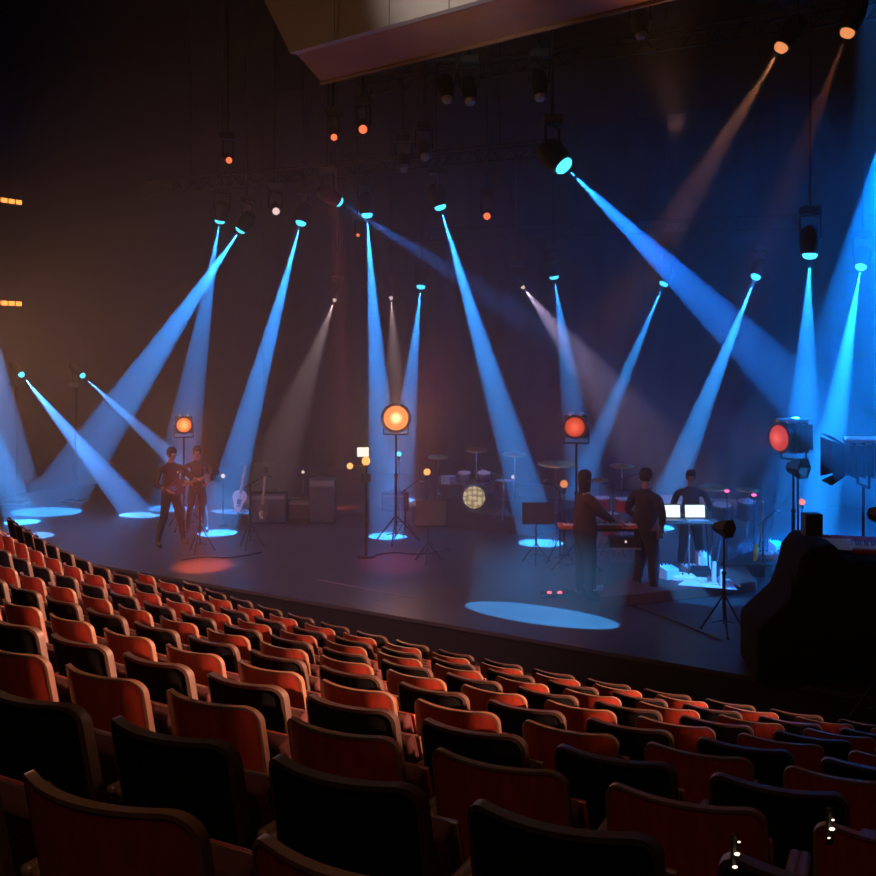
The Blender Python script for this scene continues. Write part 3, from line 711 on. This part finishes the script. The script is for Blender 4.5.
# small bulbs glowing about the band
def bulb(px, py, d, r, g, label, foot=True):
    L = at(px, py, d); t = thing('stage_bulb', (L.x, L.y, 0), label, 'bulb lamp', 'small lamps on stands')
    bm = B(); ball(bm, (0, 0, L.z), r, seg=12); link('glowing_bulb', bm, g, t, smooth=True)
    bm = B(); tube(bm, (0, 0, L.z - r * 2.2), (0, 0, L.z - r * .8), r * .5, seg=8); link('socket', bm, BLACK, t)
    round_base(t, L.z - r * 2, .11, .009)
bulb(427, 472, 20.3, .07, G_WARM, 'small glowing bulb right of centre-left lamp stand')
bulb(466, 475, 21.8, .07, G_WARM, 'small glowing bulb just above the yellow kick drum')
bulb(564, 484, 17.5, .07, G_ORANGE, 'small orange bulb left of the person at the keyboard')
bulb(513, 477, 21.5, .04, G_WHITE, 'tiny white light right of the drum kit')
bulb(399, 454, 21.0, .05, G_BLUE, 'tiny blue light in the beam under the brightest theatre lamp')
bulb(303, 472, 22.0, .035, G_WHITE, 'tiny white light above the dark amplifiers at left')
bulb(223, 476, 20.5, .045, G_WHITE, 'tiny white light between guitarist and guitar stand')
bulb(802, 502, 15.5, .05, G_RED, 'tiny red light at right under the dark reflector')

# drum riser and kit
def block(name, corners, z0, z1, m, label, cat, group=None):
    bm = B(); c = sum((Vector(v) for v in corners), Vector()) / len(corners); c.z = 0
    prism(bm, [Vector(v) - c for v in corners], z0, z1); o = link(name, bm, m, bevel=.01); o.location = c; tag(o, label, cat, group); return o
rc_ = on(478, 530); RZ = .34
rcorn = [rc_ + U * a + N * b for a, b in ((-1.6, 0), (1.3, 0), (1.3, 2.6), (-1.6, 2.6))]
block('drum_riser', rcorn, .002, RZ, mat('riser_black', (.014, .013, .014), .7), 'low black platform under the drum kit', 'platform')
def cymbal(t, c, R, tilt, pole=True, zf=0.0):
    cy_ = B(); M = Matrix.Translation(Vector(c)) @ Matrix.Rotation(tilt, 4, 'X'); lathe(cy_, [(R, 0), (R * .5, .012), (R * .18, .02), (R * .12, .04), (.004, .045)], 28, M)
    link('cymbal', cy_, mat('cymbal_bronze', (.55, .38, .14), .3, .9), t, smooth=True)
    bm = B(); tube(bm, (c[0], c[1], zf), (c[0], c[1], c[2] + .04), .010, seg=6)
    for j in range(3):
        a = j * 2.1; tube(bm, (c[0], c[1], zf + .3), (c[0] + .22 * math.cos(a), c[1] + .22 * math.sin(a), zf + .01), .008, seg=5)
    link('cymbal_stand', bm, CHROME, t)
def drum(t, c, R, h, axis, shellm, head_m, name='drum'):
    c = Vector(c); a = Vector(axis).normalized(); bm = B(); tube(bm, c - a * h / 2, c + a * h / 2, R, seg=28); o = link(name, bm, shellm, t)
    hb = B(); tube(hb, c + a * h / 2, c + a * (h / 2 + .006), R * .96, seg=28); link('drum_head', hb, head_m, o)
    for sg in (-1, 1):
        rb = B(); M = Matrix.Translation(c + a * sg * h / 2) @ frame((0, 0, 0), a); lathe(rb, [(R, -.012), (R + .014, -.012), (R + .014, .012), (R, .012), (R, -.012)], 28, M, False); link('hoop', rb, CHROME, o)
    return o
DK = on(474, 508, RZ); DK.z = RZ
kit = thing('drum_kit', DK, 'drum kit with a yellow patterned kick drum on the platform', 'drum kit')
fwd = -DK.copy(); fwd.z = 0; fwd.normalize(); rt = Vector((-fwd.y, fwd.x, 0)) * 1
rt = Vector((fwd.y * -1, fwd.x, 0)); rt = -rt if rt.x < 0 else rt
DSH = mat('drum_shell', (.05, .012, .012), .2, coat=.8)
# kick head with a pattern of pale cells, brightness put in as emission
hm2 = bpy.data.materials.new('kick_head_pattern'); hm2.use_nodes = True; nt = hm2.node_tree; b_ = nt.nodes['Principled BSDF']
tc = nt.nodes.new('ShaderNodeTexCoord'); vo = nt.nodes.new('ShaderNodeTexVoronoi'); vo.inputs['Scale'].default_value = 9.5; vo.inputs['Randomness'].default_value = .35
rp = nt.nodes.new('ShaderNodeValToRGB'); rp.color_ramp.elements[0].color = (.95, .85, .45, 1); rp.color_ramp.elements[1].color = (.30, .30, .06, 1); rp.color_ramp.elements[0].position = .25; rp.color_ramp.elements[1].position = .5
nt.links.new(tc.outputs['Object'], vo.inputs['Vector']); nt.links.new(vo.outputs['Distance'], rp.inputs['Fac']); nt.links.new(rp.outputs['Color'], b_.inputs['Base Color'])
nt.links.new(rp.outputs['Color'], b_.inputs['Emission Color']); b_.inputs['Emission Strength'].default_value = .5
drum(kit, (0, 0, .245), .235, .36, fwd, DSH, hm2, 'kick_drum')
drum(kit, rt * .20 - fwd * .05 + Vector((0, 0, .62)), .14, .2, (0, -.2, 1), DSH, mat('drum_skin', (.7, .7, .68), .5), 'tom_drum')
drum(kit, rt * -.20 - fwd * .05 + Vector((0, 0, .62)), .14, .2, (0, -.2, 1), DSH, MATS['drum_skin'], 'tom_drum')
drum(kit, rt * .62 - fwd * .3 + Vector((0, 0, .34)), .19, .38, (0, 0, 1), DSH, MATS['drum_skin'], 'floor_tom')
drum(kit, rt * -.55 - fwd * .5 + Vector((0, 0, .52)), .17, .14, (0, 0, 1), CHROME, MATS['drum_skin'], 'snare_drum')
for (a_, b2, z_, R_c) in ((-.75, -.3, 1.02, .22), (.05, -.5, 1.15, .24), (.85, -.35, 1.08, .25)):
    c = rt * a_ + fwd * b2; cymbal(kit, (c.x, c.y, z_), R_c, .15)
# curved chrome boom stand right of the kit
p = on(503, 522, 0); p.y -= 0; q = Vector((p.x, p.y, RZ)) if False else p
bs_ = on(503, 520, RZ); t = thing('boom_stand', bs_, 'pale bent boom stand right of the yellow kick drum', 'boom stand')
make_stand(t, .62, .22, .010, m=CHROME)
bm = B(); path(bm, [Vector((0, 0, .62)), Vector((0.03, 0, .75)), Vector((-.05, 0, .86)), Vector((-.42, 0, .98))], .010, 6); link('boom', bm, CHROME, t)
bm = B(); ball(bm, (-.45, 0, .99), .03, (1.5, 1, 1), 8); link('microphone', bm, BLACK, t)

# amplifiers, low boxes and guitar stands at left
def amp(px, py, w_, h_, label, dd=.3):
    p = on(px, py); t = thing('guitar_amplifier', p, label, 'amplifier', 'dark amplifiers at left rear')
    bm = B(); box(bm, (0, dd / 2, h_ / 2 + .02), (w_, dd, h_)); link('cabinet', bm, BLACK, t, bevel=.02)
    bm = B(); box(bm, (0, -.006, h_ * .42), (w_ * .9, .012, h_ * .68)); link('speaker_grille', bm, mat('grille_cloth', (.05, .04, .035), .9, bump=.6, nscale=200), t)
    bm = B(); box(bm, (0, -.006, h_ * .88), (w_ * .9, .014, h_ * .12)); link('control_panel', bm, mat('panel_grey', (.15, .14, .13), .4), t)
    bm = B(); path(bm, [Vector((-w_ * .2, dd / 2, h_ + .02)), Vector((-w_ * .18, dd / 2, h_ + .06)), Vector((w_ * .18, dd / 2, h_ + .06)), Vector((w_ * .2, dd / 2, h_ + .02))], .01, 6); link('handle', bm, BLACK, t)
    for sx in (-1, 1):
        bm = B(); tube(bm, (sx * w_ * .4, dd * .2, 0), (sx * w_ * .4, dd * .2, .025), .02, seg=8); tube(bm, (sx * w_ * .4, dd * .8, 0), (sx * w_ * .4, dd * .8, .025), .02, seg=8); link('foot', bm, BLACK, t)
amp(268, 524, .75, .62, 'dark amplifier nearest the guitar stand at left')
amp(297, 521, .80, .42, 'low dark amplifier between two others at left rear')
amp(322, 524, .55, .95, 'tall dark amplifier at the right end of the left group')
amp(395, 512, .6, .4, 'small dark amplifier in the blue beam at centre')
p = on(240, 524); t = thing('guitar_stand', p, 'guitar stand with blue glints right of the guitarist', 'guitar stand')
make_stand(t, .75, .25, .012, m=CHROME)
bm = B(); path(bm, [Vector((-.12, -.16, .30)), Vector((-.12, 0, .26)), Vector((.12, 0, .26)), Vector((.12, -.16, .30))], .012, 6); link('cradle', bm, CHROME, t)
guitar(p + Vector((0, -.12, .50)), (PI / 2 + .25, R_(-80), 0.1), 'pale guitar standing upright in the left guitar stand', mat('guitar_pale', (.75, .8, .82), .2, coat=1))
guitar(on(262, 528) + Vector((0, -.02, .32)), (PI / 2 + .3, R_(-84), -.3), 'dark guitar leaning against the amplifier nearest the guitar stand', mat('guitar_black', (.03, .03, .035), .2, coat=1))
# microphone stands
def mic_stand(px, py, h, label, dx=.35, dy=0, up=.18, grp='microphone stands'):
    p = on(px, py); t = thing('microphone_stand', p, label, 'microphone stand', grp); make_stand(t, h, .26, .010)
    bm = B(); tube(bm, (-dx * .4, 0, h - up * .4), (dx, dy, h + up), .008, seg=6); link('boom', bm, BLACKM, t)
    bm = B(); tube(bm, (dx, dy, h + up), (dx * 1.25, dy, h + up * .9), .018, .026, seg=10); ball(bm, (dx * 1.28, dy, h + up * .88), .03, seg=10); link('microphone', bm, CHROME, t)
mic_stand(250, 548, 1.15, 'microphone stand before the amplifiers at left', .3)
mic_stand(200, 552, 1.25, 'microphone stand by the guitarist', -.3)
mic_stand(560, 566, 1.25, 'microphone stand between the right music stand and keyboard player', -.2)
mic_stand(613, 560, 1.35, 'microphone stand with dark boom between the two standing players', .42, 0, .12)
mic_stand(763, 575, .85, 'microphone stand beside the yellow guitar', .2)
mic_stand(405, 540, .95, 'microphone stand behind the centre music stand', .25)

# laptop table
tp = on(676, 585); tb = thing('folding_table', tp, 'narrow dark table carrying two laptops', 'table')
TZ = 3.5 - (520 - 355) / 1000 * tp.y
bm = B(); box(bm, (0, 0, TZ - .015), (1.25, .42, .03)); link('table_top', bm, mat('table_dark', (.10, .07, .06), .5), tb, bevel=.006)
for sx in (-1, 1):
    for sy in (-1, 1):
        bm = B(); tube(bm, (sx * .5, sy * .17, TZ - .03), (sx * .56, sy * .18, .0), .014, seg=8); link('leg', bm, BLACKM, tb)
bm = B(); tube(bm, (.2, 0, TZ - .03), (.2, 0, .02), .012, seg=8); link('centre_pole', bm, GREYM, tb)
for (lx, lab) in ((672, 'open laptop with bright white screen, left of the pair'), (697, 'open laptop with bright white screen, right of the pair')):
    L = at(lx, 512, tp.y - .05); t = thing('laptop', (L.x, tp.y - .02, TZ), lab, 'laptop', 'laptops on the dark table')
    # screen faces the audience side of the table
    Rr = Matrix.Rotation(-.18, 3, 'X')
    bm = B(); box(bm, (0, .10, .125), (.33, .012, .215), Rr); link('screen_lid', bm, BLACK, t, bevel=.004)
    bm = B(); box(bm, (0, .091, .124), (.30, .006, .185), Rr); link('screen', bm, G_SCREEN, t)
    bm = B(); box(bm, (0, -.02, .012), (.33, .22, .018)); link('keyboard_base', bm, GREYM, t, bevel=.004)
    bm = B()
    for j in range(12):
        for i in range(4): box(bm, (-.132 + j * .024, .03 - i * .024, .023), (.019, .019, .004))
    link('keys', bm, BLACK, t)

# keyboard rig left of the laptops
kp = on(616, 592); kt = thing('keyboard_stand', kp, 'tall dark keyboard rack between the two standing players', 'keyboard stand')
dk = kp.y; zt = EYE - (529 - 355) / 1000 * dk; zm = EYE - (547 - 355) / 1000 * dk
for sx in (-1, 1):
    for sy in (-1, 1):
        bm = B(); tube(bm, (sx * .33, sy * .14, .0), (sx * .33, sy * .14, zt - .01), .018, seg=8); link('leg', bm, BLACKM, kt)
bm = B(); box(bm, (0, 0, zm), (.70, .32, .02)); link('shelf', bm, GREYM, kt)
bm = B(); box(bm, (0, 0, .06), (.70, .32, .02)); link('shelf', bm, GREYM, kt)
bm = B(); box(bm, (0, 0, zt), (.76, .36, .02)); link('top_board', bm, BLACK, kt)
def keyboard(loc, rz, label, wd, accent, rx=0, group='keyboards'):
    t = thing('electronic_keyboard', loc, label, 'keyboard', group, rz); t.rotation_euler = (rx, 0, rz)
    bm = B(); box(bm, (0, 0, .04), (wd, .30, .06)); link('keyboard_body', bm, accent, t, bevel=.012)
    bm = B(); n = int(wd * .9 / .0235)
    for i in range(n): box(bm, (-wd * .45 + (i + .5) * .0235, -.07, .078), (.0215, .14, .016))
    link('white_keys', bm, mat('white_keys', (.8, .8, .8), .3), t)
    bm = B()
    for i in range(n - 1):
        if i % 7 not in (2, 6): box(bm, (-wd * .45 + (i + 1) * .0235, -.035, .092), (.012, .085, .014))
    link('black_keys', bm, BLACK, t)
    for i in range(5):
        bm = B(); tube(bm, (-wd * .3 + i * wd * .12, .09, .07), (-wd * .3 + i * wd * .12, .09, .09), .012, seg=10); link('knob', bm, GREYM, t)
    return t
keyboard(kp + Vector((-.25, -.02, zt + .012)), 0.03, 'keyboard on the tall rack, with an orange body', 1.2, mat('orange_body', (.5, .1, .03), .4))
bm = B(); box(bm, (0, 0, .075), (.42, .26, .13)); o = link('rack_unit', bm, BLACK, bevel=.01); o.location = kp + Vector((.1, 0, zm + .012)); tag(o, 'small dark electronic unit on the keyboard rack shelf', 'rack unit')
bm = B(); ball(bm, (.02, -.135, .09), .018, seg=8); l_ = link('indicator_light', bm, G_WHITE, o)

# riser at right with pedals and cables lit blue by an added spot
rz_h = .16
a1 = on(612, 612, 0); corners = [on(600, 609), on(757, 592), on(742, 572), on(610, 572)]
block('low_riser', corners, .002, rz_h, mat('riser_brown', (.10, .045, .035), .6), 'low brown platform the players at right stand on', 'platform')
PALE = mat('pale_equipment', (.55, .6, .62), .35); WHITE = mat('white_plastic', (.8, .82, .82), .35)
def pedal(px, py, s, rz, m, label, z=rz_h, group='pedals and boxes on the right platform'):
    p = on(px, py, z); t = thing('effects_pedal', p + Vector((0, 0, .001)), label, 'effects box', group, rz)
    bm = B(); sx, sy, sz = s; prism(bm, [(-sx / 2, -sy / 2), (sx / 2, -sy / 2), (sx / 2, sy / 2), (-sx / 2, sy / 2)], 0, sz)
    for v in bm.verts:
        if v.co.z > sz * .9 and v.co.y < 0: v.co.z *= .7
    link('casing', bm, m, t, bevel=.006)
    for i in (-1, 0, 1):
        b2 = B(); tube(b2, (i * sx * .3, sy * .25, sz * .85), (i * sx * .3, sy * .25, sz + .02), .012, seg=8); link('knob', b2, BLACK, t)
pedal(668, 578, (.24, .22, .20), .5, PALE, 'pale tilted box at the left end of the lit gear')
pedal(684, 579, (.34, .2, .06), .2, WHITE, 'flat white pedal left of centre in the lit gear')
pedal(700, 575, (.30, .22, .12), -.1, BLACK, 'dark box in the middle of the lit gear')
pedal(703, 568, (.20, .16, .26), .1, WHITE, 'upright white box among the lit gear')
pedal(717, 583, (.26, .2, .08), -.2, PALE, 'pale box beside the upright tube')
pedal(690, 571, (.22, .18, .10), .3, PALE, 'pale box behind the flat white pedal')
p = on(714, 585, rz_h); bm = B(); tube(bm, (0, 0, .002), (0, 0, .34), .035, seg=16); tube(bm, (0, 0, .0), (0, 0, .03), .06, seg=16); o = link('white_tube', bm, WHITE, smooth=False); o.location = p; tag(o, 'upright white tube standing in the lit gear', 'tube')
p = on(722, 586, rz_h); bm = B(); lathe(bm, [(.05, .0), (.05, .02), (.035, .05), (.03, .22), (.018, .24)], 16); o = link('bottle', bm, WHITE, smooth=True); o.location = p; tag(o, 'white bottle right of the upright tube', 'bottle')
bm = B(); c0 = on(700, 588, rz_h); prism(bm, [on(678, 585, rz_h) - c0, on(737, 590, rz_h) - c0, on(730, 579, rz_h) - c0, on(690, 577, rz_h) - c0], -rz_h + .001 + rz_h, .006)
o = link('white_mat', bm, WHITE); o.location = c0; tag(o, 'pale mat under the pedals on the right platform', 'mat')
def cable(pts, r, m, label, group='cables'):
    cu_ = bpy.data.curves.new('cable', 'CURVE'); cu_.dimensions = '3D'; cu_.bevel_depth = r; cu_.bevel_resolution = 2
    s = cu_.splines.new('NURBS'); s.points.add(len(pts) - 1)
    for i, q_ in enumerate(pts): s.points[i].co = (*q_, 1)
    s.use_endpoint_u = True; s.order_u = 3
    tmp = bpy.data.objects.new('cable_path', cu_); COL.objects.link(tmp); dg = bpy.context.evaluated_depsgraph_get(); dg.update()
    me = bpy.data.meshes.new_from_object(tmp.evaluated_get(dg)); bpy.data.objects.remove(tmp); me.materials.clear(); me.materials.append(m)
    o = bpy.data.objects.new('cable', me); COL.objects.link(o); tag(o, label, 'cable', group)
def onz(lst, z=.012): return [on(x, y, z) for x, y in lst]
cable(onz([(660, 574), (672, 582), (690, 576), (708, 586), (725, 578), (740, 586)], rz_h + .01), .014, WHITE, 'pale cable tangled around the lit gear')
cable(onz([(656, 566), (666, 578), (684, 570), (698, 580)], rz_h + .01), .012, WHITE, 'pale looping cable at the left end of the lit gear')
cable(onz([(372, 556), (392, 551), (420, 556), (450, 549)]), .01, BLACK, 'black cable beside the round-based lamp pole')
cable(onz([(182, 560), (205, 556), (232, 559), (262, 552)]), .01, BLACK, 'black cable crossing the red floor patch')
cable(onz([(560, 588), (600, 600), (640, 606), (720, 640)]), .01, BLACK, 'black cable running in front of the right platform')
# pedalboard with two red lights
p = on(555, 596); t = thing('pedal_board', p, 'small dark pedal board with two red lights on the floor', 'pedal board')
bm = B(); box(bm, (0, 0, .025), (.42, .2, .045)); link('board', bm, BLACK, t, bevel=.006)
for sx in (-.085, .065):
    bm = B(); ball(bm, (sx, -.03, .06), .028, (1.3, 1, .6), 8); link('indicator_light', bm, G_SMALL, t)

# far percussion at right
pd = on(742, 560); kit2 = thing('percussion_set', pd, 'dim percussion set with cymbals at right rear', 'percussion')
d2 = pd.y
drum(kit2, (-.35, 0, .80), .17, .3, (0, -.2, 1), DSH, MATS['drum_skin'], 'conga'); drum(kit2, (.1, .1, .84), .16, .3, (0, -.2, 1), DSH, MATS['drum_skin'], 'conga')
for sx in (-.35, .1):
    bm = B(); tube(bm, (sx, .05, .66), (sx, .05, .3), .014, seg=6)
    for j in range(3): tube(bm, (sx, .05, .35), (sx + .22 * math.cos(j * 2.1), .05 + .22 * math.sin(j * 2.1), .01), .01, seg=5)
    link('drum_stand', bm, CHROME, kit2)
for (px, py, R2) in ((713, 488, .26), (748, 490, .2), (628, 466, .0)):
    if R2:
        c = at(px, py, d2) - pd; cymbal(kit2, (c.x, c.y, c.z), R2, .1)
for (px, py) in ((727, 491), (754, 495)):
    L = at(px, py, d2 - .3) - pd; bm = B(); ball(bm, L, .035, (1.3, 1, .7), 8); link('indicator_light', bm, G_PINK, kit2)
    bm = B(); tube(bm, (L.x, L.y, 0), (L.x, L.y, L.z - .03), .008, seg=6); link('light_stand', bm, BLACKM, kit2)
# drum kit between the players, far back
pd3 = on(612, 548); kit3 = thing('percussion_set', pd3, 'percussion set with red rims seen between the two standing players', 'percussion')
for (a_, z_, R2, h_) in ((-.18, .80, .15, .22), (.2, .78, .15, .22), (0, .4, .2, .4)):
    drum(kit3, (a_, 0 if z_ > .5 else .3, z_), R2, h_, (0, -.1, 1), mat('red_shell', (.35, .02, .02), .2, coat=.8), MATS['drum_skin'], 'drum')
    bm = B(); tube(bm, (a_, .0 if z_ > .5 else .3, .01), (a_, 0 if z_ > .5 else .3, z_ - h_ / 2), .02, seg=8); link('drum_stand', bm, CHROME, kit3)
for (px, py, R2) in ((556, 464, .33), (622, 466, .22), (600, 480, .16)):
    c = at(px, py, pd3.y) - pd3; cymbal(kit3, (c.x, c.y, c.z), R2, .12)
# yellow guitar on a stand
p = on(754, 571); t = thing('guitar_stand', p, 'small stand holding the yellow guitar at right', 'guitar stand'); make_stand(t, .5, .18, .01)
guitar(p + Vector((.0, -.1, .24)), (PI / 2 + .2, R_(-72), 0.9), 'yellow guitar upright on the right of the platform', mat('guitar_yellow', (.75, .7, .08), .3, coat=1))

# gear on a low platform at far right
block('low_riser', [on(745, 596) + Vector((0, 1.3, 0)), on(800, 596) + Vector((0, 1.2, 0)), on(805, 560) + Vector((.6, 0, 0)), on(752, 562)], .002, .2, mat('riser_black', (0, 0, 0)), 'low dark platform at right behind the draped console', 'platform')
for i, (x, y, s, lab) in enumerate(((768, 558, (.35, .22, .10), 'pale box at the left end of the far right platform'), (785, 560, (.3, .2, .14), 'taller pale box on the far right platform'), (776, 553, (.2, .16, .22), 'upright pale box at the back of the far right platform'))):
    pedal(x, y, s, .3 * i, PALE, lab, .2, 'boxes on the far right platform')
# small dark hooded reflectors on stands
def hood(px, py, d, foot, label, R=.15):
    c = at(px, py, d); t = thing('hooded_reflector', (c.x, c.y, 0), label, 'reflector', 'dark hooded reflectors on stands')
    bm = B(); M = Matrix.Translation((0, 0, c.z)) @ Matrix.Rotation(PI / 2, 4, 'X') @ Matrix.Rotation(.6, 4, 'Y')
    lathe(bm, [(R * .45, -.14), (R * .55, -.10), (R, .06), (R, .09), (R * .9, .09), (R * .4, -.08)], 6, M); link('hood', bm, BLACK, t)
    make_stand(t, c.z - R * .8, .3, .014)
hood(724, 528, 12.6, None, 'dark hooded reflector on a stand right of the laptops', .13)
hood(798, 468, 12.8, None, 'dark hooded reflector below the lamp with the orange lens', .15)
hood(884, 515, 9.5, None, 'dark hooded reflector at the right edge', .13)

# draped console in the right foreground
CD = 10.6
t = thing('draped_console', at(838, 640, CD) * 1.0, 'large black-draped console in the right foreground', 'console')
t.location = (at(838, 640, CD).x, CD, 0)
def cx(px, d=CD): return (px - 438) / 1000 * d - t.location.x
def cz(py, d=CD): return EYE - (py - 355) / 1000 * d
prof = [(757, 0), (757, 632), (772, 618), (788, 604), (797, 580), (801, 560), (812, 546), (836, 545), (845, 560), (960, 568), (960, 0)]
bm = B(); front = []; rear = []
for (x, y) in prof:
    z = cz(y) if y else .002
    z = max(z, .002)
    front.append(bm.verts.new((cx(x), 0, z))); rear.append(bm.verts.new((cx(x) + .12, 1.0, z)))
n_ = len(prof); bm.faces.new(front); bm.faces.new(rear)
for k_ in range(n_): bm.faces.new((front[k_], front[(k_ + 1) % n_], rear[(k_ + 1) % n_], rear[k_]))
link('drape', bm, CLOTH, t, bevel=.05)
bm = B()
for j in range(16):
    x0 = cx(766 + j * 12); zt_ = max(.15, cz(640 if j < 2 else 575)) ; tube(bm, (x0, -.02, .01), (x0 + .03, .01, zt_), .035, .012, seg=8)
link('drape_folds', bm, CLOTH, t)
# monitor box on the console
zt2 = cz(545); bm = B(); box(bm, (0, 0, .12), (.19, .16, .24)); o = link('speaker_box', bm, BLACK, bevel=.008); o.location = (t.location.x + cx(824), CD + .35, cz(541) + .0); tag(o, 'small black box standing on top of the draped console', 'box')
kz = EYE - (561 - 355) / 1000 * (CD + .5)
keyboard((t.location.x + cx(884), CD + .55, cz(563) + .05), R_(-16), 'red keyboard with white keys on the draped console', 1.1, mat('red_body', (.5, .02, .05), .35), R_(22))
bm = B(); box(bm, (0, 0, .01), (.34, .24, .004), Matrix.Rotation(.35, 3, 'X')); o = link('sheet_music', bm, mat('paper', (.8, .8, .78), .8)); o.location = (t.location.x + cx(846), CD + .30, cz(553) + .03); o.rotation_euler = (0, 0, -.3); tag(o, 'white paper sheet lying on the draped console', 'paper')

# marker lights on the seats at lower right
def marker(px, ys, d, label):
    L = at(px, ys[1], d); t = thing('marker_light', L, label, 'marker light', 'row marker lights')
    bm = B(); box(bm, (0, .012, 0), (.014, .008, .075)); link('plate', bm, BLACK, t, bevel=.004)
    for (x, y, r) in ys[3]:
        c = at(x, y, d) - L; bm = B(); ball(bm, c, r, (1.5, .7, .8), 8); link('lens', bm, G_MARK, t)
marker(736, (0, 855, 0, ((739, 842, .0022), (737, 854, .0040), (735, 867, .0036))), 1.95, 'three tiny vertical lights near the bottom edge, left set')
marker(832, (0, 829, 0, ((833, 820, .0022), (832, 829, .0040), (829, 838, .0020))), 1.95, 'three tiny vertical lights near the bottom right corner, right set')
